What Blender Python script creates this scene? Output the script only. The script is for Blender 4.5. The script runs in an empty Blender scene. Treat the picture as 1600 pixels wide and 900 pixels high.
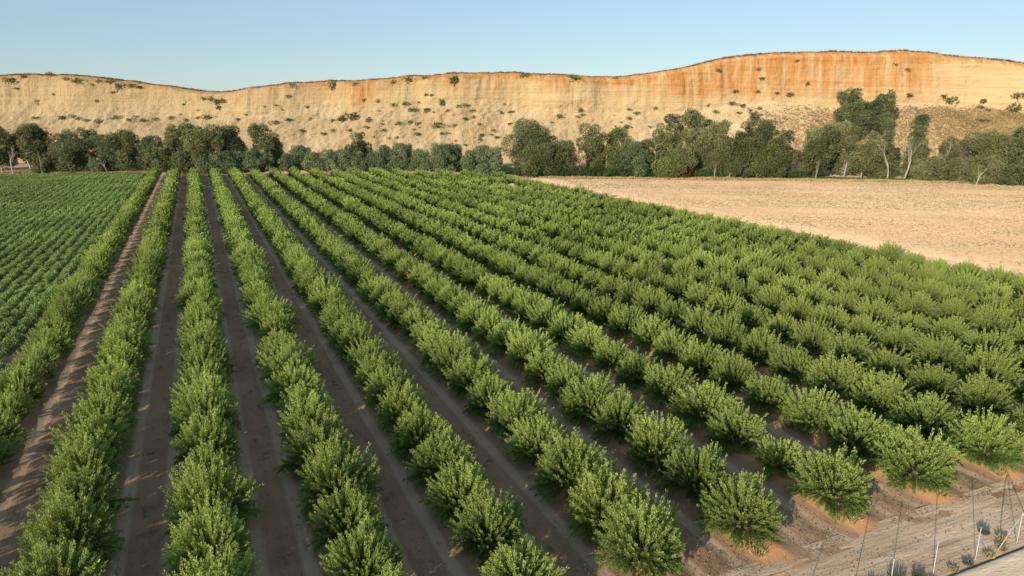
import bpy, math, random
import numpy as np
from mathutils import Vector
from mathutils.bvhtree import BVHTree

R = math.radians
scene = bpy.context.scene
COL = scene.collection
rng = np.random.default_rng(7)
random.seed(7)

# ------------------------------------------------------------------ camera
H = 24.0
FPX = 1090.0                       # focal length in pixels of the 1600 px wide photograph
PITCH = math.atan(272 / FPX)
YAW = math.atan(501 / FPX * math.cos(PITCH))
cd = bpy.data.cameras.new('camera'); cam = bpy.data.objects.new('camera', cd); COL.objects.link(cam)
cam.location = (0, 0, H)
cam.rotation_euler = (math.pi / 2 - PITCH, 0, -YAW)
cd.sensor_width = 36; cd.lens = FPX / 1600 * 36; cd.clip_start = 0.5; cd.clip_end = 6000
scene.camera = cam
sY, cY, sP, cP = math.sin(YAW), math.cos(YAW), math.sin(PITCH), math.cos(PITCH)
FW = np.array([sY * cP, cY * cP, -sP]); RT = np.array([cY, -sY, 0.0]); UP = np.array([sY * sP, cY * sP, cP])
EYE = np.array([0, 0, H])

def ray(x, y):
    return FW * FPX + RT * (x - 800) - UP * (y - 450)

def ground_at(x, y, z=0.0):
    d = ray(x, y); return EYE + d * ((z - H) / d[2])

def project(P):
    P = np.asarray(P, float) - EYE
    dep = P @ FW
    return 800 + FPX * (P @ RT) / dep, 450 - FPX * (P @ UP) / dep, dep

def uv_world(u, v, z):             # u to the right of the view, v away from it, on the ground
    return np.stack([u * cY + v * sY, -u * sY + v * cY, z], -1)

# ------------------------------------------------------------------ noise
def _hash(ix, iy, s):
    n = (ix * 374761393 + iy * 668265263 + s * 1442695041) & 0xFFFFFFFF
    n = ((n ^ (n >> 13)) * 1274126177) & 0xFFFFFFFF
    return ((n ^ (n >> 16)) & 0xFFFF) / 65535.0

def vnoise(x, y, s=0):
    x = np.asarray(x, float); y = np.asarray(y, float)
    ix = np.floor(x).astype(np.int64); iy = np.floor(y).astype(np.int64)
    fx = x - ix; fy = y - iy
    fx = fx * fx * (3 - 2 * fx); fy = fy * fy * (3 - 2 * fy)
    a = _hash(ix, iy, s); b = _hash(ix + 1, iy, s); c = _hash(ix, iy + 1, s); d = _hash(ix + 1, iy + 1, s)
    return (a * (1 - fx) + b * fx) * (1 - fy) + (c * (1 - fx) + d * fx) * fy

def fbm(x, y, s=0, o=4):
    t = 0; a = 1; n = 0
    for k in range(o):
        t = t + a * vnoise(np.asarray(x) * 2 ** k, np.asarray(y) * 2 ** k, s + 17 * k); n += a; a *= .5
    return t / n

def sstep(a, b, x):
    t = np.clip((x - a) / (b - a), 0, 1); return t * t * (3 - 2 * t)

# ------------------------------------------------------------------ mesh helpers
def np_mesh(name, V, Q, mats, T=None, attrs=None, mat_idx=None, smooth=False):
    """V (n,3), Q (m,4) quads, T (k,3) triangles -> mesh"""
    me = bpy.data.meshes.new(name)
    V = np.asarray(V, np.float32)
    nq = 0 if Q is None else len(Q); nt = 0 if T is None else len(T)
    me.vertices.add(len(V)); me.vertices.foreach_set('co', V.ravel())
    loops = []; tot = []
    if nq: loops.append(np.asarray(Q, np.int32).ravel()); tot.append(np.full(nq, 4, np.int32))
    if nt: loops.append(np.asarray(T, np.int32).ravel()); tot.append(np.full(nt, 3, np.int32))
    loops = np.concatenate(loops); tot = np.concatenate(tot)
    me.loops.add(len(loops)); me.loops.foreach_set('vertex_index', loops)
    me.polygons.add(len(tot))
    st = np.zeros(len(tot), np.int32); st[1:] = np.cumsum(tot)[:-1]
    me.polygons.foreach_set('loop_start', st); me.polygons.foreach_set('loop_total', tot)
    if mat_idx is not None: me.polygons.foreach_set('material_index', np.asarray(mat_idx, np.int32))
    if smooth: me.polygons.foreach_set('use_smooth', np.ones(len(tot), bool))
    for k, a in (attrs or {}).items():
        at = me.attributes.new(k, 'FLOAT', 'POINT'); at.data.foreach_set('value', np.asarray(a, np.float32))
    for m in (mats if isinstance(mats, (list, tuple)) else [mats]): me.materials.append(m)
    me.update(calc_edges=True)
    return me

def link(name, me, parent=None):
    o = bpy.data.objects.new(name, me); COL.objects.link(o)
    if parent is not None: o.parent = parent
    return o

def tag(o, label=None, cat=None, group=None, kind=None):
    if label: o['label'] = label
    if cat: o['category'] = cat
    if group: o['group'] = group
    if kind: o['kind'] = kind
    return o

def empty(name, loc, rz=0.0, sc=1.0):
    o = bpy.data.objects.new(name, None); COL.objects.link(o)
    o.location = loc; o.rotation_euler = (0, 0, rz)
    o.scale = sc if isinstance(sc, (tuple, list)) else (sc, sc, sc)
    o.empty_display_size = .3
    return o

def grid(nx, ny):
    i = np.arange((nx - 1) * (ny - 1)); r = i // (nx - 1); c = i % (nx - 1)
    a = r * nx + c
    return np.stack([a, a + 1, a + nx + 1, a + nx], -1)

class Tubes:
    """tapered bars gathered into one mesh part"""
    def __init__(self): self.V = []; self.Q = []; self.n = 0
    def add(self, pts, rad, k=5):
        pts = np.asarray(pts, float); m = len(pts)
        rad = np.broadcast_to(np.asarray(rad, float), (m,))
        t = np.gradient(pts, axis=0); t /= np.linalg.norm(t, axis=1)[:, None] + 1e-9
        ref = np.where(np.abs(t[:, 2:3]) > .9, [[1., 0, 0]], [[0, 0, 1.]])
        a = np.cross(t, ref); a /= np.linalg.norm(a, axis=1)[:, None] + 1e-9
        b = np.cross(t, a)
        ang = np.linspace(0, 2 * np.pi, k, endpoint=False)
        ring = pts[:, None] + rad[:, None, None] * (np.cos(ang)[None, :, None] * a[:, None] + np.sin(ang)[None, :, None] * b[:, None])
        self.V.append(ring.reshape(-1, 3))
        i = np.arange(m - 1)[:, None] * k; j = np.arange(k)[None]; jn = (j + 1) % k
        q = np.stack([i + j, i + jn, i + k + jn, i + k + j], -1).reshape(-1, 4) + self.n
        self.Q.append(q)
        top = self.n + (m - 1) * k
        for e in range(1, k - 2, 2): self.Q.append(np.array([[top, top + e, top + e + 1, top + min(e + 2, k - 1)]]))
        self.n += m * k
    def mesh(self, name, mat): return np_mesh(name, np.concatenate(self.V), np.concatenate(self.Q), mat, smooth=True)
    def arrays(self): return np.concatenate(self.V), np.concatenate(self.Q)

def unit(v): return v / (np.linalg.norm(v, axis=-1, keepdims=True) + 1e-9)

def leaf_quads(P, D, L, W, r, normal=None, nmix=0.0):
    """diamond leaves: base P, axis D, length L, width W -> V, Q"""
    n = len(P); D = unit(D)
    S = r.normal(size=(n, 3))
    if normal is not None:                      # keep the blade roughly facing `normal`
        N = unit(normal * nmix + unit(r.normal(size=(n, 3))) * (1 - nmix))
        S = np.cross(D, N)
    else:
        S = np.cross(D, S)
    S = unit(S)
    L = np.broadcast_to(np.asarray(L, float), (n,))[:, None]; W = np.broadcast_to(np.asarray(W, float), (n,))[:, None]
    m = P + D * L * .5
    V = np.stack([P, m + S * W * .5, P + D * L, m - S * W * .5], 1).reshape(-1, 3)
    Q = np.arange(4 * n).reshape(n, 4)
    return V, Q

# ------------------------------------------------------------------ materials
def new_mat(name):
    m = bpy.data.materials.new(name); m.use_nodes = True
    nt = m.node_tree; nt.nodes.clear()
    out = nt.nodes.new('ShaderNodeOutputMaterial')
    return m, nt, out

class NB:
    def __init__(self, nt): self.nt = nt
    def n(self, t, **kw):
        nd = self.nt.nodes.new(t)
        for k, v in kw.items():
            if k.startswith('i_'): nd.inputs[k[2:].replace('_', ' ')].default_value = v
            else: setattr(nd, k, v)
        return nd
    def l(self, a, b): self.nt.links.new(a, b)
    def math(self, op, a, b=None, clamp=False):
        nd = self.n('ShaderNodeMath', operation=op, use_clamp=clamp)
        for i, x in enumerate((a, b)):
            if x is None: continue
            if isinstance(x, (int, float)): nd.inputs[i].default_value = x
            else: self.l(x, nd.inputs[i])
        return nd.outputs[0]
    def mix(self, f, a, b, blend='MIX'):
        nd = self.n('ShaderNodeMix', data_type='RGBA', blend_type=blend)
        for s, x in ((nd.inputs[0], f), (nd.inputs[6], a), (nd.inputs[7], b)):
            if isinstance(x, (int, float)): s.default_value = x
            elif isinstance(x, tuple): s.default_value = (*x, 1) if len(x) == 3 else x
            else: self.l(x, s)
        return nd.outputs[2]
    def noise(self, vec, scale, detail=3, rough=.55):
        nd = self.n('ShaderNodeTexNoise'); nd.inputs['Scale'].default_value = scale
        nd.inputs['Detail'].default_value = detail; nd.inputs['Roughness'].default_value = rough
        if vec is not None: self.l(vec, nd.inputs['Vector'])
        return nd.outputs[0]
    def ramp(self, f, lo, hi, a=0.0, b=1.0):
        nd = self.n('ShaderNodeMapRange'); nd.interpolation_type = 'SMOOTHSTEP'
        self.l(f, nd.inputs[0]); nd.inputs[1].default_value = lo; nd.inputs[2].default_value = hi
        nd.inputs[3].default_value = a; nd.inputs[4].default_value = b
        return nd.outputs[0]
    def scaled(self, vec, s):
        nd = self.n('ShaderNodeMapping'); self.l(vec, nd.inputs[0]); nd.inputs['Scale'].default_value = s
        return nd.outputs[0]
    def attr(self, name): return self.n('ShaderNodeAttribute', attribute_name=name).outputs['Fac']
    def pos(self): return self.n('ShaderNodeNewGeometry').outputs['Position']
    def bump(self, h, dist, strength=1.0):
        nd = self.n('ShaderNodeBump'); nd.inputs['Distance'].default_value = dist; nd.inputs['Strength'].default_value = strength
        self.l(h, nd.inputs['Height']); return nd.outputs[0]

def leaf_mat(name, dark, light, trans=.3, scale=.25, rough=.7, spec=.12, world=True):
    m, nt, out = new_mat(name); b = NB(nt)
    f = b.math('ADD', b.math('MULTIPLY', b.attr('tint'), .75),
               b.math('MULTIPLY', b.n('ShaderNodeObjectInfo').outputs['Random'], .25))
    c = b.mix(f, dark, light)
    if world:
        big = b.ramp(b.noise(b.pos(), scale, 2), .35, .65, .82, 1.15)
        cc = b.n('ShaderNodeCombineColor'); [b.l(big, cc.inputs[i]) for i in range(3)]
        c = b.mix(1.0, c, cc.outputs[0], 'MULTIPLY')
    p = b.n('ShaderNodeBsdfPrincipled'); b.l(c, p.inputs['Base Color']); p.inputs['Roughness'].default_value = rough
    p.inputs['Specular IOR Level'].default_value = spec
    t = b.n('ShaderNodeBsdfTranslucent')
    tc = b.mix(1.0, c, (1.15, 1.1, .45), 'MULTIPLY'); b.l(tc, t.inputs['Color'])
    mx = b.n('ShaderNodeMixShader'); mx.inputs[0].default_value = trans
    b.l(p.outputs[0], mx.inputs[1]); b.l(t.outputs[0], mx.inputs[2]); b.l(mx.outputs[0], out.inputs[0])
    return m

def plain_mat(name, c1, c2, scale=4.0, rough=.85, bump=0.0, metallic=0.0):
    m, nt, out = new_mat(name); b = NB(nt)
    tc = b.n('ShaderNodeTexCoord').outputs['Object']
    nz = b.noise(tc, scale, 4)
    p = b.n('ShaderNodeBsdfPrincipled'); b.l(b.mix(b.ramp(nz, .3, .7), c1, c2), p.inputs['Base Color'])
    p.inputs['Roughness'].default_value = rough; p.inputs['Metallic'].default_value = metallic
    if bump: b.l(b.bump(nz, bump), p.inputs['Normal'])
    b.l(p.outputs[0], out.inputs[0]); return m

M_ALMOND = leaf_mat('almond_leaf', (.080, .155, .034), (.520, .595, .168), .28, .05)
M_ALMOND_FAR = leaf_mat('almond_leaf_far', (.064, .128, .028), (.472, .550, .153), .26, .05)
M_CROP = leaf_mat('crop_leaf', (.088, .165, .045), (.410, .520, .185), .25, .05)
M_BARK = plain_mat('almond_bark', (.10, .07, .05), (.18, .13, .09), 9, .9, .01)
M_PALE = plain_mat('pale_bark', (.32, .25, .19), (.52, .45, .37), 1.2, .85)
M_GREYBARK = plain_mat('grey_bark', (.16, .12, .095), (.30, .24, .19), 1.5, .9)
M_EUC = leaf_mat('eucalyptus_leaf', (.072, .090, .036), (.330, .330, .150), .2, .06)
M_DARK = leaf_mat('dark_leaf', (.052, .072, .032), (.255, .275, .128), .2, .06)
M_GREY = leaf_mat('grey_green_leaf', (.084, .120, .060), (.305, .360, .185), .2, .06)
M_YEL = leaf_mat('yellow_green_leaf', (.088, .116, .034), (.320, .345, .120), .25, .06)
M_HEDGE = leaf_mat('hedge_leaf', (.030, .068, .020), (.100, .155, .050), .2, .08)
M_RED = leaf_mat('rust_leaf', (.12, .045, .02), (.24, .10, .05), .2, .06)
M_TWIG = leaf_mat('bare_twig', (.14, .10, .07), (.27, .19, .13), .1, .06)
M_SCRUB = leaf_mat('cliff_scrub_leaf', (.060, .080, .022), (.210, .225, .075), .2, .06)
M_DRY = leaf_mat('dry_grass', (.40, .26, .12), (.70, .52, .28), .25, .2)
M_CREST = leaf_mat('crest_grass', (.18, .10, .055), (.36, .22, .12), .2, .05)
M_STRAW = leaf_mat('stubble_straw', (.58, .405, .245), (.74, .54, .345), .25, .04)
M_WEED = leaf_mat('field_weed', (.22, .23, .09), (.40, .38, .18), .25, .05)
M_GRASS = leaf_mat('verge_grass', (.05, .10, .03), (.14, .20, .06), .25, .05)
M_WHITE = plain_mat('white_metal', (.50, .48, .44), (.68, .67, .63), 6, .45)

def soil_material(name, base, light, dark, stripe=None, bump=.05, patch=.06):
    """bare ground; stripe = stretch of the clod pattern along x / y"""
    m, nt, out = new_mat(name); b = NB(nt); p0 = b.pos()
    sx, sy = stripe or (1, 1)
    v = b.scaled(p0, (sx, sy, 1))
    n1 = b.noise(p0, patch, 4); n2 = b.noise(v, 1.1, 5, .65); n3 = b.noise(v, 7.0, 4, .7)
    c = b.mix(b.ramp(n1, .35, .65), base, light)
    c = b.mix(b.math('MULTIPLY', b.ramp(n2, .45, .72), .55), c, dark)
    c = b.mix(b.math('MULTIPLY', b.ramp(n3, .5, .75), .35), c, light)
    hgt = b.math('ADD', b.math('MULTIPLY', n2, 1.0), b.math('MULTIPLY', n3, .35))
    return m, nt, out, b, p0, c, hgt

def finish_soil(m, nt, out, b, c, hgt, bump):
    p = b.n('ShaderNodeBsdfDiffuse'); p.inputs['Roughness'].default_value = 1.0
    b.l(c, p.inputs['Color']); b.l(b.bump(hgt, bump), p.inputs['Normal']); b.l(p.outputs[0], out.inputs[0]); return m

def mat_ground():
    m, nt, out, b, p0, c, h = soil_material('ground_earth', (.34, .24, .14), (.46, .34, .21), (.24, .17, .10), None)
    return finish_soil(m, nt, out, b, c, h, .12)

ROW0, SP = -15.6, 7.15
def mat_orchard():
    m, nt, out, b, p0, c, h = soil_material('orchard_earth', (.31, .19, .115), (.39, .25, .155), (.21, .13, .08), (1.0, .35))
    sep = b.n('ShaderNodeSeparateXYZ'); b.l(p0, sep.inputs[0])
    ph = b.math('DIVIDE', b.math('SUBTRACT', sep.outputs[0], ROW0), SP)
    fr = b.math('ABSOLUTE', b.math('SUBTRACT', b.math('FRACT', b.math('ADD', ph, 20)), .5))   # 0 mid aisle, .5 at the row
    wob = b.math('MULTIPLY', b.math('SUBTRACT', b.noise(b.scaled(p0, (.3, .12, 1)), 1.0, 3), .5), .06)
    fw = b.math('ADD', fr, wob)
    berm = b.ramp(fw, .30, .42)
    c = b.mix(b.math('MULTIPLY', berm, .55), c, (.72, .355, .16))
    tr = b.math('MULTIPLY', b.ramp(fw, .10, .145), b.ramp(fw, .25, .20))                     # wheel tracks, packed and paler
    c = b.mix(b.math('MULTIPLY', tr, .60), c, (.54, .39, .27))
    lit = b.ramp(b.noise(b.scaled(p0, (1, .6, 1)), .9, 5, .7), .55, .68)                       # dark leaf litter down the middle of the aisle
    mid = b.ramp(fw, .12, .05)
    c = b.mix(b.math('MULTIPLY', b.math('MULTIPLY', lit, mid), .9), c, (.13, .085, .055))
    return finish_soil(m, nt, out, b, c, h, .07)

def mat_headland():
    m, nt, out, b, p0, c, h = soil_material('headland_earth', (.52, .37, .245), (.62, .47, .33), (.38, .255, .16), (.28, 1.0), patch=.12)
    wv = b.n('ShaderNodeTexWave', wave_type='BANDS', bands_direction='Y'); b.l(b.scaled(p0, (.22, 1, 1)), wv.inputs[0])
    wv.inputs['Scale'].default_value = 1.1; wv.inputs['Distortion'].default_value = 4.5; wv.inputs['Detail'].default_value = 4; wv.inputs['Detail Scale'].default_value = 1.2
    h = b.math('ADD', h, b.math('MULTIPLY', wv.outputs['Fac'], .0))
    rut = b.noise(b.scaled(p0, (.045, 1.25, 1)), 1.0, 4, .6); h = b.math('ADD', h, b.math('MULTIPLY', rut, .8))
    c = b.mix(b.math('MULTIPLY', b.ramp(rut, .50, .62), .5), c, (.70, .55, .40)); c = b.mix(b.math('MULTIPLY', b.ramp(rut, .46, .34), .35), c, (.42, .29, .19))
    return finish_soil(m, nt, out, b, c, h, .11)

def mat_bare():
    m, nt, out, b, p0, c, h = soil_material('bare_field_earth', (.57, .375, .23), (.64, .44, .285), (.48, .295, .175), (1, .06), patch=.012)
    rt = b.n('ShaderNodeMapping'); b.l(p0, rt.inputs[0]); rt.inputs['Rotation'].default_value = (0, 0, .635)
    band = b.noise(b.scaled(rt.outputs[0], (.010, .11, 1)), 1.0, 4, .6)
    c = b.mix(b.math('MULTIPLY', b.ramp(band, .50, .66), .55), c, (.43, .37, .19))
    c = b.mix(b.math('MULTIPLY', b.ramp(band, .46, .36), .35), c, (.53, .34, .20))
    sep = b.n('ShaderNodeSeparateXYZ'); b.l(p0, sep.inputs[0])
    ed = b.math('ADD', sep.outputs[0], b.math('MULTIPLY', b.noise(b.scaled(p0, (.05, .05, 1)), 1.0, 3), 10.0))
    tracks = b.noise(b.scaled(p0, (.55, .015, 1)), 1.0, 4, .65)
    strip = b.mix(b.ramp(tracks, .36, .64), (.58, .365, .215), (.72, .50, .32))
    c = b.mix(b.ramp(ed, 133, 118), c, strip)
    return finish_soil(m, nt, out, b, c, h, .10)

def mat_cropsoil():
    m, nt, out, b, p0, c, h = soil_material('crop_earth', (.22, .17, .11), (.30, .23, .15), (.15, .115, .08))
    return finish_soil(m, nt, out, b, c, h, .1)

def mat_road():
    m, nt, out, b, p0, c, h = soil_material('road_grit', (.76, .58, .40), (.82, .66, .48), (.60, .45, .30), (.35, 1))
    return finish_soil(m, nt, out, b, c, h, .10)

def mat_cliff():
    m, nt, out = new_mat('cliff_rock'); b = NB(nt); p0 = b.pos()
    rot = b.n('ShaderNodeMapping'); rot.vector_type = 'POINT'; b.l(p0, rot.inputs[0]); rot.inputs['Rotation'].default_value = (0, 0, YAW)
    q = rot.outputs[0]
    streak = b.noise(b.scaled(q, (.30, .10, .030)), 1.0, 6, .7)
    fine = b.noise(b.scaled(q, (1.6, .4, .10)), 1.0, 4, .65)
    strata = b.noise(b.scaled(q, (.022, .02, .75)), 1.0, 5, .65)
    blot = b.noise(q, .10, 5, .65); grit = b.noise(q, .9, 4, .7)
    face, ora, scrub, pale, lip = (b.attr(k) for k in ('face', 'orange', 'scrub', 'pale', 'lip'))
    talus = b.mix(b.ramp(blot, .35, .68), (.63, .485, .295), (.56, .415, .24))
    talus = b.mix(b.math('MULTIPLY', b.ramp(grit, .5, .72), .75), talus, (.36, .235, .12))
    spot = b.n('ShaderNodeTexVoronoi'); b.l(b.scaled(q, (.55, .55, .75)), spot.inputs['Vector']); spot.inputs['Scale'].default_value = 1.0
    talus = b.mix(b.math('MULTIPLY', b.math('MULTIPLY', b.ramp(spot.outputs['Distance'], .30, .16), b.ramp(b.noise(q, .07, 3), .46, .62)), .55), talus, (.24, .18, .085))
    rill = b.noise(b.scaled(q, (.8, .25, .10)), 1.0, 4, .65)
    talus = b.mix(b.math('MULTIPLY', b.ramp(rill, .54, .74), .5), talus, (.42, .27, .14))
    talus = b.mix(b.math('MULTIPLY', b.ramp(grit, .48, .28), .4), talus, (.74, .58, .38))
    wall = b.mix(b.ramp(strata, .35, .65), (.61, .465, .265), (.55, .40, .21))
    wall = b.mix(b.math('MULTIPLY', b.ramp(fine, .5, .75), .35), wall, (.66, .50, .275))
    wall = b.mix(b.math('MULTIPLY', b.ramp(fine, .42, .28), .22), wall, (.43, .27, .125))
    wall = b.mix(b.math('MULTIPLY', b.ramp(blot, .52, .72), .6), wall, (.57, .42, .25))
    wall = b.mix(b.math('MULTIPLY', b.ramp(grit, .55, .75), .4), wall, (.44, .29, .145))
    c = b.mix(face, talus, wall)
    pl = b.mix(b.ramp(strata, .36, .70), (.68, .50, .285), (.59, .40, .20))
    c = b.mix(pale, c, pl)
    om = b.math('MULTIPLY', ora, b.ramp(streak, .28, .62), True)
    c = b.mix(om, c, b.mix(b.ramp(fine, .3, .7), (.46, .190, .058), (.56, .290, .100)))
    c = b.mix(b.math('MULTIPLY', b.math('MULTIPLY', ora, b.ramp(fine, .60, .74)), .6), c, (.66, .46, .22))
    sc = b.mix(b.ramp(grit, .3, .7), (.30, .20, .10), (.44, .30, .155))
    c = b.mix(b.math('MULTIPLY', scrub, b.ramp(blot, .22, .55, .65, 1.0), True), c, sc)
    c = b.mix(lip, c, b.mix(b.ramp(grit, .3, .7), (.27, .13, .062), (.42, .22, .105)))
    hgt = b.math('ADD', b.math('ADD', b.math('MULTIPLY', fine, .6), b.math('MULTIPLY', strata, b.math('ADD', b.math('MULTIPLY', face, .7), .15))), b.math('MULTIPLY', grit, .7))
    d = b.n('ShaderNodeBsdfDiffuse'); d.inputs['Roughness'].default_value = 1
    b.l(c, d.inputs['Color']); b.l(b.bump(hgt, 1.0, .9), d.inputs['Normal']); b.l(d.outputs[0], out.inputs[0])
    return m

# ------------------------------------------------------------------ the setting
# ground: one sheet out to the horizon
gv = np.array([[-4000, -4000, -.06], [4000, -4000, -.06], [4000, 4000, -.06], [-4000, 4000, -.06]])
tag(link('ground', np_mesh('ground', gv, np.array([[0, 1, 2, 3]]), mat_ground())), kind='structure')

ENDX = [-40, -14.6, 21, 58, 76, 88, 98, 101, 140]; ENDY = [324, 313, 297, 281, 269, 257, 242, 232, 200]
def row_end(x): return np.interp(x, ENDX, ENDY)
FRONT = 27.7

# orchard soil: berms under the rows, wheel ruts between them
nx = 420; xs = np.linspace(-19.0, 103.5, nx)
ys = np.concatenate([np.arange(24.0, 70, .30), np.arange(70, 336, 1.6)])
X, Y = np.meshgrid(xs, ys)
fr = np.abs(((X - ROW0) / SP + 20) % 1 - .5)
endf = sstep(24.6, 26.6, Y)
Z = .30 * sstep(.28, .43, fr) * endf - .06 * np.exp(-((fr - .17) / .04) ** 2) * endf
Z += (.10 * (fbm(X * 1.3, Y * .9, 3, 3) - .5) + .05 * (vnoise(X * 3, Y * 2.4, 9) - .5)) * sstep(24, 25, Y)
Z = Z + .012
me = np_mesh('orchard_soil', np.stack([X.ravel(), Y.ravel(), Z.ravel()], -1), grid(nx, len(ys)), mat_orchard(), smooth=True)
tag(link('orchard_soil', me), kind='structure')

# headland track crossing in front of the rows
xs = np.linspace(-40, 150, 520); ys = np.linspace(20.15, 25.3, 40)
X, Y = np.meshgrid(xs, ys)
Z = .02 + .10 * (fbm(X * .35, Y * 1.6, 5, 4) - .5) * sstep(20.15, 21, Y) * sstep(25.3, 24.6, Y)
me = np_mesh('headland_track', np.stack([X.ravel(), Y.ravel(), Z.ravel()], -1), grid(520, 40), mat_headland(), smooth=True)
tag(link('headland_track', me), kind='structure')

# grey road in front of the fence line, a hand's breadth higher than the headland
nx = 520; xs = np.linspace(-40, 150, nx)
edge = 20.0 + .10 * (fbm(xs * .6, xs * 0, 8, 3) - .5)
rows = [(-30, .13), (0, .13)] + [(v, .13) for v in np.arange(10, 19.6, .4)] + [('e', -.10)]
V = []
for v, z in rows[:-1]:
    V.append(np.stack([xs, 0 * xs + v, z + .07 * (fbm(xs * .4, 0 * xs + v * 1.5, 12, 4) - .5)], -1))
V += [np.stack([xs, edge - .12, 0 * xs + .13], -1), np.stack([xs, edge, 0 * xs + .08], -1), np.stack([xs, edge + .06, 0 * xs - .05], -1)]
me = np_mesh('road', np.concatenate(V), grid(nx, len(V)), mat_road(), smooth=True)
tag(link('road', me), kind='structure')

# soil under the low crop on the left
V = np.array([[-120, 20.2, .004], [-18.6, 20.2, .004], [-18.6, 332, .004], [-30, 336, .004], [-72, 346, .004], [-120, 352, .004]])
me = bpy.data.meshes.new('crop_soil'); me.from_pydata(V.tolist(), [], [list(range(6))]); me.materials.append(mat_cropsoil())
tag(link('crop_soil', me), kind='structure')

# bare stubble field on the right, bounded by the tree line
BX = [101, 114, 178, 234, 262, 320]; BY = [262, 258, 221, 182, 152, 90]
nx = 160; ny = 120; xs = np.linspace(102.6, 300, nx); tt = np.linspace(0, 1, ny)
Xb = np.repeat(xs[None], ny, 0); Yb = 26 + (np.interp(xs, BX, BY) + 4 - 26)[None] * tt[:, None]
Zb = .03 + .05 * (fbm(Xb * .5, Yb * .5, 21, 3) - .5) * np.clip(tt[:, None] * 8, 0, 1) + .02
me = np_mesh('bare_field', np.stack([Xb.ravel(), Yb.ravel(), Zb.ravel()], -1), grid(nx, ny), mat_bare(), smooth=True)
tag(link('bare_field', me), kind='structure')

# ------------------------------------------------------------------ the cliff
CPX = [-700, -300, 0, 70, 130, 200, 270, 315, 345, 362, 400, 450, 520, 580, 620, 680, 740, 800, 860, 920, 960, 1000, 1060, 1110, 1150, 1200, 1300, 1400, 1430, 1500, 1550, 1600, 1800, 2300]
CPY = [120, 116, 117, 115, 118, 125, 135, 141, 142, 142, 136, 130, 126, 125, 120, 116, 114, 113, 116, 118, 119, 116, 106, 95, 87, 83, 81, 79, 80, 88, 92, 98, 112, 120]
VC = 405.0
NPX, NT = 1500, 190
px = np.linspace(-420, 2020, NPX)
cy = np.interp(px, CPX, CPY)
k = np.ones(25) / 25; cy = np.convolve(np.pad(cy, 12, 'edge'), k, 'valid')
d = FW[None] * FPX + RT[None] * (px - 800)[:, None] - UP[None] * (cy - 450)[:, None]
vdir = d @ np.array([sY, cY, 0]); udir = d @ RT
U = udir / vdir * VC; HC = H + d[:, 2] / vdir * VC
HC = HC + 1.3 * (fbm(U * .09, U * 0, 31, 4) - .5) + .5 * (fbm(U * .5, U * 0, 32, 2) - .5)
t = np.linspace(0, 1, NT) ** .9
Ug, Tg = np.meshgrid(U, t); Hg = np.repeat(HC[None], NT, 0); Pg = np.repeat(px[None], NT, 0)
Zg = Tg * Hg
# where the wall meets the talus: a bit below half height at the left and centre, lower on the right
brk = np.interp(px, [-400, 200, 345, 500, 900, 1100, 1250, 1600, 2000], [.60, .60, .58, .60, .50, .50, .53, .52, .5])[None] + .42 * (fbm(Ug * .016, Zg * .03, 41, 4) - .5)
run = np.interp(px, [-400, 1100, 1300, 1600, 2000], [36, 36, 60, 66, 66])[None]
face = sstep(brk - .14, brk + .12, Tg)
lowp = np.clip(Tg / brk, 0, 1)
Vg = VC - 6 - run * (1 - lowp ** 1.05) - 6 * (1 - np.clip((Tg - brk) / (1 - brk), 0, 1))
# buttresses, flutes and ledges on the wall; gullies and slumps on the talus
warp = 6 * (fbm(Ug * .02, Zg * .02, 51, 2) - .5)
butt = fbm((Ug + warp) * .030, Zg * .006, 52, 3) - .5
rid = 1 - np.abs(2 * fbm((Ug + warp) * .12, Zg * .012, 53, 3) - 1)
flute = 1 - np.abs(2 * fbm((Ug + warp * .5) * .45, Zg * .03, 54, 2) - 1)
ledge = fbm(Ug * .012, (Zg + .03 * Ug) * .45, 55, 3) - .5
gul = 1 - np.abs(2 * fbm((Ug + .25 * Zg) * .07, Zg * .02, 56, 3) - 1)
lump = fbm(Ug * .22, Zg * .3, 57, 4) - .5
lump2 = fbm(Ug * .75, Zg * .9, 58, 3) - .5
wallamp = face * sstep(1.0, .93, Tg)
Vg = Vg - wallamp * (17 * butt + np.interp(px, [-400, 450, 900, 2000], [1.4, 1.8, 3.6, 3.6])[None] * rid * sstep(.35, .6, fbm(Ug * .03, Zg * .03, 59, 2)) + .35 * flute + 1.5 * ledge + 1.6 * lump + .4 * lump2) - (1 - face) * (10 * butt * lowp + 4.5 * (gul - .6) * lowp + 4.0 * lump + 1.8 * lump2) * sstep(0, .12, Tg)
# smooth rounded lip
Vg = Vg + 5.0 * sstep(.93, 1.0, Tg) ** 2
P = uv_world(Ug, Vg, Zg)
# plateau behind the crest
pb = []
for dv, dz in ((25, -.6), (80, -3), (300, -14), (900, -50)):
    pb.append(uv_world(U * (1 + dv / VC), Vg[-1] + dv, HC + dz))
P = np.concatenate([P, np.stack(pb, 0)], 0); NR = NT + 4
def ext(a, fill=None): return np.concatenate([a, np.repeat(a[-1:], 4, 0) if fill is None else np.full((4, NPX), fill)], 0)
on = fbm(Ug * .045, Zg * .02, 61, 3)
core = np.interp(px, [-400, 150, 330, 520, 570, 600, 640, 670, 690, 705, 740, 770, 790, 810, 830, 850, 880, 900, 960, 1010, 1060, 1110, 1180, 1300, 1400, 1440, 1480, 1550, 2000],
                 [.03, .08, .20, .20, .85, .4, .15, .2, .3, .75, .15, .5, .8, .15, .15, .8, .7, .2, .3, .4, .9, 1, .9, .62, .70, .42, .12, .06, .1])[None]
depth = np.interp(px, [-400, 500, 570, 600, 1000, 1080, 1200, 1440, 2000], [.88, .84, .62, .80, .75, .60, .58, .55, .8])[None]
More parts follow.
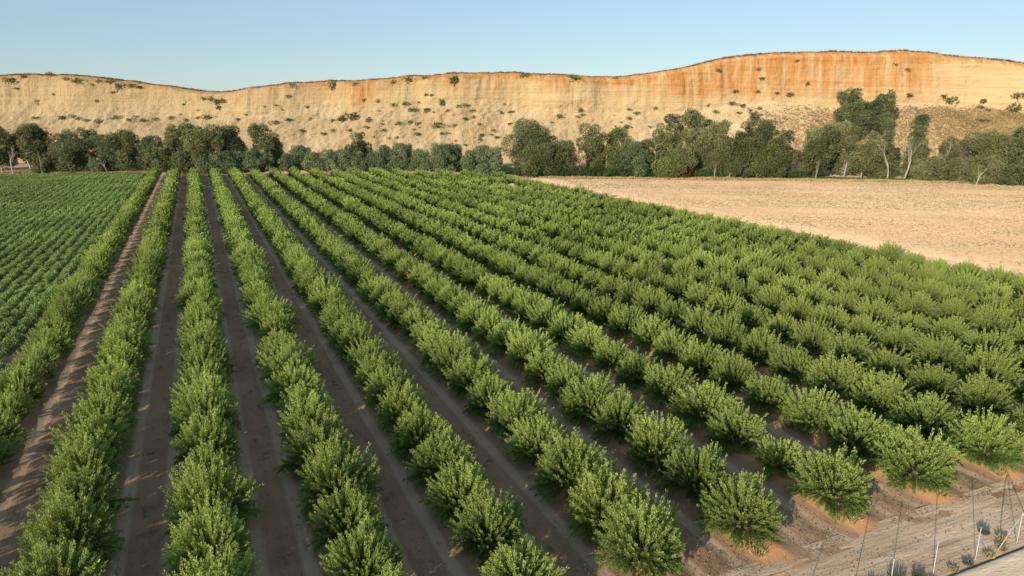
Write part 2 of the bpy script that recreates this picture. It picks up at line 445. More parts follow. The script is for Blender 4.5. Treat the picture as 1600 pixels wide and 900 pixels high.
dl = depth + .16 * (on - .5) + .10 * (fbm(Ug * .3, Ug * 0, 62, 2) - .5)
orange = np.clip(core * sstep(dl - .10, dl + .14, Tg) * 1.25, 0, 1)
toplip = np.interp(px, [-400, 500, 900, 1050, 1200, 1420, 1500, 2000], [.05, .06, .08, .13, .16, .13, .06, .05])[None]
orange = np.maximum(orange, (1.15 + 0 * core) * sstep(1 - toplip - .03, 1 - toplip + .01, Tg) * np.interp(px, [-400, 350, 560, 2000], [.35, .5, 1, 1])[None])
scrub = np.interp(px, [-400, 1120, 1200, 1290, 1380, 1440, 2100], [.42, .36, .40, .6, .55, .95, .95])[None] * (1 - sstep(brk - .12, brk + .02, Tg + .10 * (fbm(Ug * .08, Zg * .1, 63, 3) - .5))) * sstep(.35, .55, fbm(Ug * .05, Zg * .07, 64, 4) + np.interp(px, [-400, 1150, 1300, 2000], [.0, .0, .18, .4])[None])
pale = sstep(1425, 1475, Pg + 60 * (fbm(Ug * .08, Zg * .12, 65, 3) - .5)) * sstep(.5, .56, Tg)
lip = sstep(.972, .992, Tg + .012 * (fbm(Ug * .5, Ug * 0, 66, 2) - .5)) * np.interp(px, [-400, 300, 2000], [.9, .9, .75])[None]
CLF = np_mesh('cliff', P.reshape(-1, 3), grid(NPX, NR), mat_cliff(), smooth=True,
              attrs=dict(face=ext(face).ravel(), orange=ext(orange).ravel(), scrub=ext(scrub).ravel(), pale=ext(pale).ravel(), lip=ext(lip, 1.0).ravel()))
tag(link('cliff', CLF), kind='structure')
CL_P = P[:NT]
bvh = BVHTree.FromPolygons([tuple(v) for v in P.reshape(-1, 3)[::1]], [tuple(int(i) for i in q) for q in grid(NPX, NR)])
def terrain_hit(x, y):
    """point of the cliff seen at a place in the photograph"""
    dd = Vector(ray(x, y)).normalized()
    h = bvh.ray_cast(Vector(EYE), dd, 3000)
    return (None, None) if h[0] is None else (np.array(h[0]), np.array(h[1]))

# ------------------------------------------------------------------ almond trees
def almond(seed, shoots, per, leafL, leafW, hgt=3.25, rad=2.25, lean=0.0, stems=True, skirt=True):
    """young almond: short trunk, vase of limbs, upright leafy shoots; returns crown arrays and a Tubes"""
    r = np.random.default_rng(seed); tb = Tubes()
    fork = .55 + .15 * r.random()
    tb.add([[0, 0, -.1], [.02, 0, fork * .5], [.03, .01, fork]], [.10, .085, .08], 7)
    nl = 5; l0 = r.random() * 6.28; limbs = []
    for i in range(nl):
        a = l0 + i * 6.283 / nl + r.normal() * .2
        o = np.array([math.cos(a), math.sin(a), 0]); ll = 1.15 + .4 * r.random()
        pts = [np.array([.03, .01, fork - .05]) + o * ll * .62 * s + np.array([0, 0, 1]) * ll * (.55 * s + .30 * s * s) for s in np.linspace(0, 1, 5)]
        tb.add(pts, np.linspace(.06, .022, 5), 5); limbs.append(pts)
    az = r.random(shoots) * 2 * np.pi
    s = r.random(shoots)
    el = np.where(s < .60, np.arcsin(.14 + .86 * r.random(shoots)), np.radians(-30 + 40 * r.random(shoots)))
    ln = r.random(shoots) * .40 + .74
    ln = np.where(r.random(shoots) < .12, ln * 1.13, ln)
    lob = 1 + .13 * np.sin(az * 3 + r.random() * 6) + .10 * np.sin(az * 5 + r.random() * 6)
    c0 = np.array([0, 0, 1.05])
    dirv = np.stack([np.cos(az) * np.cos(el), np.sin(az) * np.cos(el), np.sin(el)], -1)
    tip = c0 + dirv * np.array([rad, rad, hgt - 1.05]) * (ln * lob)[:, None]
    low = el < .1
    if not skirt:
        tip[:, 2] = np.where(low, .62 + .9 * r.random(shoots), tip[:, 2]); low = low & False
    tip[:, 2] = np.where(low, np.maximum(.10 + .5 * r.random(shoots), tip[:, 2] * .50), tip[:, 2])
    root = np.array([0, 0, .72]) + (tip - [0, 0, .72]) * (.26 + .28 * r.random((shoots, 1)))
    # shoots leave outwards and bend up, the low ones hang
    ctl = root * .45 + tip * .55 + np.stack([dirv[:, 0] * .12, dirv[:, 1] * .12, np.where(low, .20, -.20)], -1)
    u = np.sort(r.random((shoots, per)) ** .75, 1)[..., None]
    Pp = (1 - u) ** 2 * root[:, None] + 2 * u * (1 - u) * ctl[:, None] + u * u * tip[:, None]
    Tn = unit(2 * (1 - u) * (ctl - root)[:, None] + 2 * u * (tip - ctl)[:, None])
    n = shoots * per
    Pp = Pp.reshape(-1, 3); Tn = Tn.reshape(-1, 3)
    side = unit(np.cross(Tn, r.normal(size=(n, 3))))
    D = unit(Tn * 1.0 + side * .62 + np.array([0, 0, .10]))
    Pp = Pp + side * (.008 + .03 * r.random((n, 1)))
    sz = .75 + .5 * r.random(n)
    V, Q = leaf_quads(Pp, D, leafL * sz, leafW * sz, r)
    shoot_t = np.repeat(r.random(shoots), per)
    tint = np.clip(.12 + .46 * u.reshape(-1) ** 1.3 + .30 * (shoot_t - .5) + .30 * (r.random(n) - .5) + .75 * (Pp[:, 2] / hgt - .50), 0, 1)  # young tips paler; lower and inner leaves darkened, crown shade put into the tint
    if stems:
        for i in range(0, shoots, 2):
            uu = np.array([0, .35, .7, .96])[:, None]
            pt = (1 - uu) ** 2 * root[i] + 2 * uu * (1 - uu) * ctl[i] + uu * uu * tip[i]
            tb.add(pt, [.016, .012, .009, .004], 3)
        for i in range(0, shoots, 5):
            j = int(np.argmin([np.linalg.norm(lp[3] - root[i]) for lp in limbs]))
            tb.add([limbs[j][2], (limbs[j][3] + root[i]) / 2, root[i]], [.026, .02, .015], 3)
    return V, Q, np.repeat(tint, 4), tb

NV = 9                                  # the last two variants, bare at the foot, stand in the outermost left row
almond_meshes = []
for i in range(NV + 2):
    hh = [3.1, 2.9, 3.25, 3.0, 3.15, 2.8, 3.1, 3.2, 2.95, 3.2, 3.3][i]; rr = [2.05, 2.15, 1.95, 2.1, 1.9, 2.05, 2.2, 2.0, 1.95, 2.0, 2.1][i]
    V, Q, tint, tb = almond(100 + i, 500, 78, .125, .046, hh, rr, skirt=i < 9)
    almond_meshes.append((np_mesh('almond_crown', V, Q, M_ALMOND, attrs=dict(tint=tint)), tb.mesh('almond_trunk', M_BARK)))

# every planting place of the 17 rows
places = []
for k in range(17):
    x = ROW0 + k * SP
    y = FRONT + rng.normal() * .25; i = 0
    while y < row_end(x) - 1.0:
        gap = (k == 15 and 196 < y < 210) or (k == 14 and 203 < y < 208)
        sc = float(np.clip(rng.normal(1.0, .062), .78, 1.16))
        if i and rng.random() < .012: sc *= .72
        if k == 0: sc *= .93
        if not gap: places.append(dict(k=k, i=i, p=np.array([x + rng.normal() * .12, y + rng.normal() * .11, .26]), s=sc, r=rng.random() * 6.283, m=int(rng.integers(NV)) if k else NV + int(rng.integers(2))))
        y += 4.35 + rng.normal() * .08; i += 1
for q in places:
    X_, Y_, D_ = project(q['p'] + [0, 0, 1.6]); q['x'], q['y'], q['d'] = X_, Y_, D_
    margin = 2.2 * FPX / D_
    q['vis'] = D_ > 0 and -margin * 1.2 < X_ < 1600 + margin * 1.2 and Y_ < 900 + margin * 1.5
vis = sorted([q for q in places if q['vis']], key=lambda q: q['d'])
near = vis[:300]; near_ids = {id(q) for q in near}
ORD = ['first', 'second', 'third', 'fourth', 'fifth', 'sixth', 'seventh', 'eighth', 'ninth', 'tenth', 'eleventh', 'twelfth', 'thirteenth', 'fourteenth', 'fifteenth', 'sixteenth', 'seventeenth', 'eighteenth', 'nineteenth', 'twentieth']
def ordinal(n):
    if n < 20: return ORD[n]
    m = n + 1
    return '%d%s' % (m, {1: 'st', 2: 'nd', 3: 'rd'}.get(m % 10 if m % 100 not in (11, 12, 13) else 0, 'th'))
for k in range(17):
    row = sorted([q for q in near if q['k'] == k], key=lambda q: q['p'][1])
    rown = ordinal(k) + ' row from left'
    for j, q in enumerate(row):
        size = 'small bushy' if q['s'] < .86 else ('broad bushy' if q['s'] > 1.09 else 'bushy')
        at_end = q['i'] == 0 and 0 < q['x'] < 1600 and q['y'] < 900
        if at_end: lab = '%s almond tree at the headland end of the %s' % (size, rown)
        elif row[0]['i'] == 0 and row[0]['y'] < 900 and row[0]['x'] < 1600: lab = '%s almond tree, %s from the headland end of %s' % (size, ordinal(j), rown)
        elif row[0]['x'] > 1450: lab = '%s almond tree, %s from the right edge in the %s' % (size, ordinal(j), rown)
        elif k == 0: lab = '%s almond tree, %s from the left edge in the %s' % (size, ordinal(j), rown)
        else: lab = '%s almond tree, %s up from the bottom edge in the %s' % (size, ordinal(j), rown)
        q['label'] = lab
for n, q in enumerate(near):
    e = empty('almond_tree', q['p'], q['r'], q['s'])
    e.scale = (q['s'] * rng.uniform(.94, 1.06), q['s'] * rng.uniform(.94, 1.06), q['s'] * rng.uniform(.92, 1.08)); e.rotation_euler = (rng.normal() * .035, rng.normal() * .035, q['r'])
    tag(e, q['label'], 'almond tree', 'almond trees in the near part of the orchard rows')
    cr, tr = almond_meshes[q['m']]
    link('trunk', tr, e); link('crown', cr, e)

def rotz(V, a, s, off):
    c, sn = math.cos(a), math.sin(a)
    W = np.empty_like(V); W[:, 0] = (V[:, 0] * c - V[:, 1] * sn) * s; W[:, 1] = (V[:, 0] * sn + V[:, 1] * c) * s; W[:, 2] = V[:, 2] * s
    return W + off
# the rest of the orchard as one mass, coarser with distance
lods = []
for sh, pe, L, Wd in ((340, 34, .18, .078), (230, 20, .26, .14), (130, 12, .38, .25)):
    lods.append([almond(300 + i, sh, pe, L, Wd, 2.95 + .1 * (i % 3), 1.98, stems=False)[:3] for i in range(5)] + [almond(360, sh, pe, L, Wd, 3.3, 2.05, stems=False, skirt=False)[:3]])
VV, QQ, TT, off = [], [], [], 0
for q in places:
    if id(q) in near_ids: continue
    lod = 0 if q['d'] < 115 and q['vis'] else (1 if q['d'] < 190 and q['vis'] else 2)
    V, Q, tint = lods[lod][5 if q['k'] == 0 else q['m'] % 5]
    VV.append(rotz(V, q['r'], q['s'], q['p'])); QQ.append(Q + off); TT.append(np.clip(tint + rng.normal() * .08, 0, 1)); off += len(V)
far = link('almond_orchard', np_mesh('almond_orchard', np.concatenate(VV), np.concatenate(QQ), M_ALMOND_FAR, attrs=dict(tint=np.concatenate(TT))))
tag(far, 'green almond orchard rows receding to the far end of the field', 'almond orchard', kind='stuff')

# ------------------------------------------------------------------ low crop on the left
def bush(seed, n, L, W, h=.85, rad=.85):
    r = np.random.default_rng(seed)
    dv = unit(r.normal(size=(n, 3)) + [0, 0, .45]); dv[:, 2] = np.abs(dv[:, 2])
    lob = 1 + .2 * np.sin(np.arctan2(dv[:, 1], dv[:, 0]) * 3 + seed)
    rr = (.45 + .55 * r.random(n) ** .5) * lob
    P_ = dv * rr[:, None] * [rad, rad, h]; P_[:, 2] += .06
    D_ = unit(dv + unit(r.normal(size=(n, 3))) * .8 + [0, 0, .5])
    sz = .7 + .6 * r.random(n)
    V, Q = leaf_quads(P_, D_, L * sz, W * sz, r)
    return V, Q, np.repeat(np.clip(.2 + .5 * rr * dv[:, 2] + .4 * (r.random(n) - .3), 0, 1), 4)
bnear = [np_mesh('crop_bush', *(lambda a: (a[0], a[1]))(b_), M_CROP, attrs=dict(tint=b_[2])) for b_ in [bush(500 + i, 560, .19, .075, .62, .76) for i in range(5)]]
bfar = [[bush(520 + i, n, L, W, .62, .76) for i in range(4)] for n, L, W in ((220, .24, .12), (100, .34, .20))]
cp = []
for j in range(46):
    x = -20.0 - j * 1.75
    y = 55 + rng.random() * 2
    xe = np.interp(x, [-100, -72, -50, -26, -18], [345, 341, 337, 327, 322])
    while y < xe:
        g = fbm(x * .06, y * .03, 71, 2)
        if rng.random() > .05: cp.append(dict(p=np.array([x + rng.normal() * .14, y + rng.normal() * .20, 0]), s=float(np.clip(rng.normal(.95, .14), .6, 1.25) * (.62 + .75 * g)), r=rng.random() * 6.28, m=int(rng.integers(20)), j=j))
        y += 1.05
for q in cp:
    X_, Y_, D_ = project(q['p'] + [0, 0, .4]); q['d'] = D_; q['x'] = X_; q['vis'] = -12 < X_ < 1600 and Y_ < 905
    # hidden behind the leftmost almond row?
cv = sorted([q for q in cp if q['vis']], key=lambda q: q['d'])
cn = cv[:300]; cids = {id(q) for q in cn}
for q in cn:
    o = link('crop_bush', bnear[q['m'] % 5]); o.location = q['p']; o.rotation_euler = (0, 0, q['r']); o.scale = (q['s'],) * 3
    tag(o, 'low round green crop bush in the near part of the left field', 'crop bush', 'low crop bushes in the near left field')
VV, QQ, TT, off = [], [], [], 0
for q in cp:
    if id(q) in cids: continue
    V, Q, tint = bfar[0 if q['d'] < 170 and q['vis'] else 1][q['m'] % 4]
    VV.append(rotz(V, q['r'], q['s'], q['p'])); QQ.append(Q + off); TT.append(tint); off += len(V)
o = link('crop_field', np_mesh('crop_field', np.concatenate(VV), np.concatenate(QQ), M_CROP, attrs=dict(tint=np.concatenate(TT))))
tag(o, 'low green crop in close rows filling the far left field', 'crop', kind='stuff')

# ------------------------------------------------------------------ trees of the tree line
def tree_mesh(r, h, w, kind, leaf, mleaf, mbark, clear=.2, dens=1.0):
    """tapered trunk with limbs running to clumps of foliage; clumps differ in size and tone"""
    tb = Tubes(); lean = r.normal(size=2) * .05 * h
    top = np.array([lean[0], lean[1], h * .72])
    tr = [np.array([0, 0, -.3]) + (top - [0, 0, -.3]) * s + np.array([r.normal(), r.normal(), 0]) * .012 * h * (s > 0) for s in np.linspace(0, 1, 6)]
    r0 = .017 * h + .06
    tb.add(tr, np.linspace(r0, r0 * .3, 6), 6)
    n = int((44 if kind != 'bush' else 30) * dens)
    zz = clear + (1 - clear) * (np.arange(n) + r.random(n)) / n
    env = {'tall': lambda z: .60 + .55 * np.sin(np.clip((z - clear) / (1 - clear), 0, 1) * 2.7 + .25),
           'bush': lambda z: 1.05 * np.sqrt(np.clip(1 - ((z - .32) / .70) ** 2, .05, 1)),
           'slim': lambda z: 1.05 - .75 * np.clip((z - clear) / (1 - clear), 0, 1)}[kind](zz)
    az = np.arange(n) * 2.399 + r.random(n) * 1.2
    nl = 1 if kind != 'tall' else 2 + int(r.random() < .6)
    lead = r.integers(0, nl, n); la = r.random(nl) * 6.283; lo = (.0 if nl == 1 else .25) * w * (.7 + .6 * r.random(nl)); lh = np.sort(np.concatenate([[1.0], .66 + .30 * r.random(nl - 1)]))[::-1]
    env = env * (1 + .28 * np.sin(az * 2 + zz * 7 + r.random() * 6)); rad = (w / 2) * env * (.30 + .58 * r.random(n))
    shr = 1.0 if nl == 1 else .66
    C = np.stack([np.cos(az) * rad * shr + lean[0] * zz + np.cos(la[lead]) * lo[lead], np.sin(az) * rad * shr + lean[1] * zz + np.sin(la[lead]) * lo[lead], zz * h * lh[lead]], -1)
    cr = w * (.09 + .11 * r.random(n)) * (.75 + .25 * env)
    C[:, 2] = np.minimum(C[:, 2], h - cr * .7); C[:, 2] = np.maximum(C[:, 2], cr * .55 + .02 * h)
    for i in range(0, n):
        if C[i, 2] < .12 * h: continue
        s = np.clip(C[i, 2] / (h * .72) - .22, .08, .95); b0 = tr[0] + (tr[-1] - tr[0]) * s
        mid = (b0 + C[i]) / 2 - [0, 0, .03 * h]
        tb.add([b0, mid, C[i]], [r0 * .40, r0 * .26, r0 * .12], 4)
    VV, QQ, TT, off = [], [], [], 0
    per = int(115 * dens)
    for i in range(n):
        m = int(dens * (.8 + .5 * r.random()) * 4 * math.pi * cr[i] ** 2 * .60 / (.39 * leaf ** 2)) + 14
        dv = unit(r.normal(size=(m, 3)) + [0, 0, .15])
        rr = .55 + .5 * r.random(m) ** .6
        Pn = C[i] + dv * rr[:, None] * cr[i] * [1, 1, 1.0]
        Dl = unit(unit(r.normal(size=(m, 3))) + dv * .5 + [0, 0, -.25])
        sz = leaf * (.6 + .8 * r.random(m))
        V, Q = leaf_quads(Pn, Dl, sz * 1.25, sz * .62, r, dv, .34)
        tn = r.random()
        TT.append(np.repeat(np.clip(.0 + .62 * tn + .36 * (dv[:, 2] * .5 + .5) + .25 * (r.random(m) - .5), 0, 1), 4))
        VV.append(V); QQ.append(Q + off); off += len(V)
    V = np.concatenate(VV); V[:, 2] = np.maximum(V[:, 2], .03)
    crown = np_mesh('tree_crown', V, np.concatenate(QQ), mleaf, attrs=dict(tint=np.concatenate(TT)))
    return crown, tb.mesh('tree_trunk', mbark)

def twig_tree(r, h, w, mbark, twigs=True):
    """bare forked limbs with fine twigs"""
    tb = Tubes(); tw = Tubes()
    def grow(p, dirv, ln, rad, lvl):
        q = [p]; dd = dirv
        for s in range(4):
            dd = unit(dd + r.normal(size=3) * .10 + [0, 0, .05]); q.append(q[-1] + dd * ln / 4)
        tb.add(q, np.linspace(rad, rad * .55, 5), 5 if lvl < 2 else 3)
        if lvl < 4:
            for c in range(2 + (r.random() < .5) + (lvl > 1)):
                s_ = int(r.integers(2, 5))
                grow(q[s_], unit(dd + r.normal(size=3) * np.array([w / h, w / h, .35]) * .9 + [0, 0, .2]), ln * (.55 + .2 * r.random()), rad * .5, lvl + 1)
    grow(np.array([0, 0, -.2]), np.array([r.normal() * .12, r.normal() * .12, 1.0]), h * .42, .019 * h + .06, 0)
    return tb.mesh('tree_trunk', mbark), (tw.mesh('tree_twigs', mbark) if tw.n else None)

K = dict(e=('eucalyptus_tree', 'tall', M_EUC, M_PALE, .25, 'tree'), d=('evergreen_tree', 'tall', M_DARK, M_GREYBARK, .12, 'tree'),
         g=('grey_green_tree', 'bush', M_GREY, M_GREYBARK, .04, 'tree'), y=('yellow_green_tree', 'tall', M_YEL, M_PALE, .08, 'tree'),
         s=('slim_tree', 'slim', M_DARK, M_GREYBARK, .08, 'tree'), h=('hedge_shrub', 'bush', M_HEDGE, M_GREYBARK, .02, 'shrub'),
         b=('green_bush', 'bush', M_EUC, M_GREYBARK, .03, 'bush'), t=('bare_tree', None, M_TWIG, M_GREYBARK, 0, 'tree'),
         p=('pale_dead_tree', None, None, M_PALE, 0, 'tree'), r=('rust_bush', 'bush', M_RED, M_GREYBARK, .03, 'bush'))
# x, top, base, width (in the photograph), kind, metres behind the edge of the wood, label
TL = [
 (4, 196, 270, 40, 'e', 2, 'tall eucalyptus cut off by the left edge of the photo, behind a slender white trunk'),
 (21, 218, 271, 12, 'p', -1, 'slender white bare trunk at the field edge near the left end of the photo'),
 (66, 238, 271, 14, 'p', -1, 'thin pale bare stem at the foot of the round topped left eucalyptus'),
 (168, 246, 271, 14, 'p', -1, 'thin pale leaning stem before the grey green bushy trees at left'),
 (1117, 250, 280, 10, 'p', -1, 'short white bare stem at the left foot of the dense block'),
 (1275, 248, 280, 10, 'p', -1, 'short white bare stem at the foot of the dark eucalyptus'),
 (1525, 238, 289, 16, 'p', -1, 'white bare stem rising before the right edge wood'),
 (48, 195, 270, 48, 'e', 2, 'round topped tall eucalyptus just right of the slender white trunk at far left'),
 (86, 224, 270, 26, 't', 1, 'bare brownish twiggy tree between the two left eucalyptus and the dark grove'),
 (70, 240, 270, 22, 'y', 0, 'low yellow green tree at the foot of the round left eucalyptus'),
 (103, 228, 270, 26, 'd', 4, 'short dark tree beside the bare twiggy tree at far left'),
 (127, 203, 270, 42, 'd', 3, 'dark domed evergreen left of the grey green grove behind the left field'),
 (157, 212, 270, 38, 'g', 2, 'grey green bushy tree behind the middle of the left field'),
 (186, 216, 269, 36, 'g', 1, 'rounded grey green tree behind the right half of the left field'),
 (214, 205, 270, 38, 'e', 8, 'olive eucalyptus rising behind the rounded grey green trees at left'),
 (240, 214, 269, 40, 'g', 5, 'pale silvery green tree left of the leftmost almond row end'),
 (258, 231, 268, 40, 'b', 0, 'low spreading bush at the far end of the leftmost almond row'),
 (293, 195, 266, 42, 'e', 14, 'dusky broad eucalyptus behind the far ends of the first almond rows'),
 (328, 197, 266, 46, 'e', 5, 'olive eucalyptus with pale forked trunk behind the third almond row'),
 (342, 222, 266, 24, 'p', 2, 'pale forked bare trunk standing in front of the olive eucalyptus'),
 (368, 199, 266, 46, 'd', 8, 'darkest broad evergreen in the left grove'),
 (403, 195, 265, 36, 'e', 8, 'peaked grey olive eucalyptus at the right end of the left grove'),
 (423, 214, 264, 30, 'd', 6, 'sloping dark tree stepping down from the peaked eucalyptus'),
 (441, 217, 262, 18, 's', 6, 'slim pointed tree just right of the left grove'),
 (285, 238, 266, 44, 'd', 2, 'low dark bushy tree at the end of the second almond row'),
 (322, 246, 267, 30, 'g', 0, 'small round grey green bush at the end of the third almond row'),
 (358, 238, 266, 40, 'g', 0, 'broad grey green bush below the darkest evergreen'),
 (394, 237, 265, 32, 'g', 0, 'round grey green bush below the peaked eucalyptus'),
 (417, 234, 264, 26, 'g', 0, 'upright pale green bush below the sloping dark tree'),
 (450, 241, 264, 22, 'g', 0, 'small round bush just right of the slim pointed tree'),
 (470, 228, 263, 28, 'g', 2, 'loose topped grey bush second to the right of the slim tree'),
 (492, 238, 263, 30, 'g', 0, 'low pale bush left of the clipped looking round bushes at centre left'),
 (517, 235, 263, 26, 'g', 0, 'first of the dense round bushes left of the narrow dark tree'),
 (540, 234, 263, 26, 'g', 0, 'second dense round bush immediately left of the narrow dark tree'),
 (567, 208, 263, 27, 'd', 5, 'narrow dark tree standing above the grey green bushes at centre left'),
 (560, 238, 263, 26, 'g', 0, 'low round bush in front of the narrow dark tree'),
 (584, 240, 263, 24, 'g', 0, 'low grey bush at the right foot of the narrow dark tree'),
 (603, 228, 263, 34, 'g', 1, 'rounded grey green tree right of the narrow dark tree'),
 (627, 225, 263, 28, 'g', 2, 'grey green tree with pinkish bare twigs in its top'),
 (642, 226, 263, 18, 's', 3, 'slender tuft topped tree between two rounded grey green trees'),
 (661, 234, 264, 30, 'g', 0, 'wide pale grey green bush near the middle of the grey green hedge trees'),
 (692, 226, 265, 44, 'g', 1, 'largest grey green spreading tree of the middle row of bushes'),
 (713, 228, 265, 28, 'd', 3, 'dark gap toothed tree right of the largest grey green tree'),
 (735, 236, 267, 26, 'g', 2, 'low grey tree left of the pair above the orchard corner'),
 (754, 229, 269, 42, 'g', 1, 'feathery pale green tree above the far right corner of the orchard'),
 (776, 230, 271, 20, 'g', 1, 'last grey green tree before the bare cliff gap at the orchard corner'),
 (792, 261, 275, 20, 'h', 0, 'small dark shrub at the far left tip of the bare field'),
 (838, 190, 275, 64, 'd', 4, 'massive dark round eucalyptus standing alone left of the right hand wood'),
 (852, 225, 276, 46, 'b', 1, 'dense lower growth in front of the massive round eucalyptus'),
 (820, 232, 275, 30, 'b', 2, 'leafy side growth at the left foot of the massive round eucalyptus'),
 (884, 221, 277, 38, 'e', 3, 'medium olive tree just right of the massive round eucalyptus'),
 (905, 228, 277, 30, 't', 2, 'brown twiggy tree left of the flat topped pair of eucalyptus'),
 (928, 195, 277, 40, 'e', 6, 'flat topped eucalyptus left of the leaning topped one'),
 (967, 202, 277, 40, 'e', 5, 'dark leaning topped eucalyptus with a gap to its right'),
 (948, 228, 277, 36, 'y', 2, 'yellow green tree between the flat topped pair of eucalyptus'),
 (994, 222, 278, 40, 'g', 3, 'bluish green rounded tree left of the twin peaked eucalyptus'),
 (1022, 205, 278, 34, 'e', 7, 'loose eucalyptus at the left shoulder of the twin peaked one'),
 (1045, 180, 278, 40, 'e', 7, 'high peaked eucalyptus in front of the pale cliff near the centre right'),
 (1040, 236, 278, 40, 'y', 1, 'yellowish low tree below the high peaked eucalyptus'),
 (1090, 174, 279, 48, 'e', 6, 'tallest olive dome of the right hand wood left of the dense block'),
 (1076, 232, 279, 36, 'e', 1, 'leafy tree under the tallest olive dome with a bare white trunk'),
 (1122, 192, 279, 40, 'e', 4, 'olive tree forming the left end of the dense block'),
 (1148, 190, 279, 42, 'd', 4, 'grey olive tree at the middle of the dense block'),
 (1167, 177, 279, 24, 'd', 9, 'small crown poking highest above the dense block'),
 (1192, 184, 279, 42, 'd', 5, 'dark tree at the right of the dense block with a slim pale trunk'),
 (1215, 205, 279, 30, 'd', 3, 'dark sloping tree closing the right end of the dense block'),
 (1182, 226, 279, 46, 'y', 0, 'yellow green tree in front of the dense block'),
 (1140, 232, 279, 34, 'e', 0, 'low leafy tree at the left front of the dense block'),
 (1210, 238, 279, 32, 'd', 0, 'dark low tree at the right front of the dense block'),
 (1230, 211, 279, 26, 't', 2, 'pinkish bare tree in the gap right of the dense block'),
 (1262, 197, 278, 50, 'e', 4, 'round olive eucalyptus right of the pinkish bare tree'),
 (1275, 215, 278, 36, 'd', 1, 'dark eucalyptus standing at the field edge behind a short white stem'),
 (1297, 190, 278, 40, 'e', 12, 'grey olive tree below the big trees on the slope'),
 (1318, 212, 278, 40, 'e', 6, 'mid height olive tree left of the bare white trunks'),
 (1345, 222, 278, 40, 'e', 3, 'olive bushy tree behind the grass verge left of the white trunks'),
 (1368, 208, 279, 36, 'e', 6, 'leafy tree just left of the bare white trunks'),
 (1388, 184, 280, 30, 's', 16, 'narrow leafy tree behind the left bare white trunk'),
 (1420, 181, 280, 36, 's', 12, 'narrow leafy tree behind the right bare white trunk'),
 (1386, 214, 281, 44, 'p', 0, 'bare white trunk with two long upright limbs at the field edge'),
 (1412, 200, 281, 38, 'p', 0, 'taller bare white twin trunk right of the two limbed one'),
 (1375, 245, 279, 36, 'b', 3, 'low bush behind the feet of the bare white trunks'),
 (1425, 232, 280, 34, 'b', 4, 'dark bush right of the bare white trunks'),
 (1455, 247, 284, 44, 'b', 0, 'round dull green bush at the field edge right of the white trunks'),
 (1470, 212, 284, 30, 'e', 8, 'thin eucalyptus with pale stem behind the round dull green bush'),
 (1492, 222, 285, 34, 't', 4, 'dark twiggy bare tree between the thin eucalyptus and the right wood'),
 (1500, 250, 286, 40, 'b', 0, 'low green bush in front of the dark twiggy tree'),
 (1527, 205, 287, 50, 'e', 6, 'broad eucalyptus with white trunk at the left of the right edge wood'),
 (1560, 198, 288, 56, 'e', 7, 'highest flat crowned eucalyptus of the right edge wood'),
 (1594, 206, 290, 52, 'd', 5, 'dark eucalyptus cut off by the right edge of the photo'),
 (1540, 245, 288, 40, 'b', 1, 'low dense bush under the broad white trunked eucalyptus'),
 (1580, 252, 290, 36, 'b', 1, 'low bush under the last trees at the right edge'),
 (1520, 258, 288, 16, 'y', 0, 'small yellow green bush beside a white trunk at the right'),
 (1073, 256, 279, 14, 'r', 0, 'small rust red bush at the foot of the wood near the white trunk'),
 (1622, 200, 292, 50, 'e', 6, None), (-25, 198, 270, 44, 'e', 3, None), (-60, 205, 270, 44, 'd', 4, None), (1660, 205, 294, 50, 'd', 6, None),
]
HEDGE = [(812, 262, 24), (830, 263, 22), (846, 260, 24), (862, 262, 20), (880, 261, 26), (898, 262, 24), (916, 263, 24), (934, 260, 22), (950, 263, 26), (970, 261, 22), (986, 262, 24), (1004, 258, 26), (1022, 262, 20), (1050, 264, 24), (1092, 266, 22), (1108, 264, 20), (1126, 268, 22), (1160, 266, 24), (1228, 268, 26), (1250, 268, 24)]
def px_tree(x, top, base, w, back):
    d0 = ray(x, base); P0 = EYE + d0 * (-H / d0[2])
    hv = np.array([d0[0], d0[1], 0]); hv /= np.linalg.norm(hv)
    P1 = P0 + hv * back
    dep = (P1 - EYE) @ FW
    d1 = ray(x, top); dist = np.hypot(P1[0], P1[1]); ztop = H + d1[2] / np.hypot(d1[0], d1[1]) * dist
    return P1, max(ztop, 1.2), w * dep / FPX
for n, (x, top, base, w, kd, back, lab) in enumerate(TL):
    nm, shp, ml, mb, clear, cat = K[kd]; r = np.random.default_rng(900 + n)
    P0, h, wd = px_tree(x, top, base + (4.5 if 270 < x < 785 else 0), w, back)
    e = empty(nm, P0, 0)
    tag(e, lab or 'tree standing just outside the photo at the end of the tree line', cat, 'trees along the far edge of the fields')
    if shp is None:
        tr, tw = twig_tree(r, h, wd, mb)
        link('trunk', tr, e)
        if kd == 't':
            V = []; cr, _ = tree_mesh(r, h, wd, 'tall', .40, M_TWIG, M_GREYBARK, .25, .5)
            link('crown', cr, e)
        if tw is not None: link('twigs', tw, e)
    else:
        cr, tr = tree_mesh(r, h, wd * (1.34 if shp == 'tall' else 1.20), shp, .50 if shp != 'bush' else .44, ml, mb, clear)
        link('trunk', tr, e); link('crown', cr, e)
for n, (x, top, w) in enumerate(HEDGE):
    r = np.random.default_rng(1200 + n)
    P0, h, wd = px_tree(x, top, 276.5 + (x - 812) * .006, w, .5)
    e = empty('hedge_shrub', P0)
    tag(e, 'low dark green shrub, %s from the left in the hedge below the right wood' % ordinal(n), 'shrub', 'hedge shrubs along the bare field')
    cr, tr = tree_mesh(r, h, wd * 1.1, 'bush', .38, M_HEDGE, M_GREYBARK, .02, .7)
    link('trunk', tr, e); link('crown', cr, e)
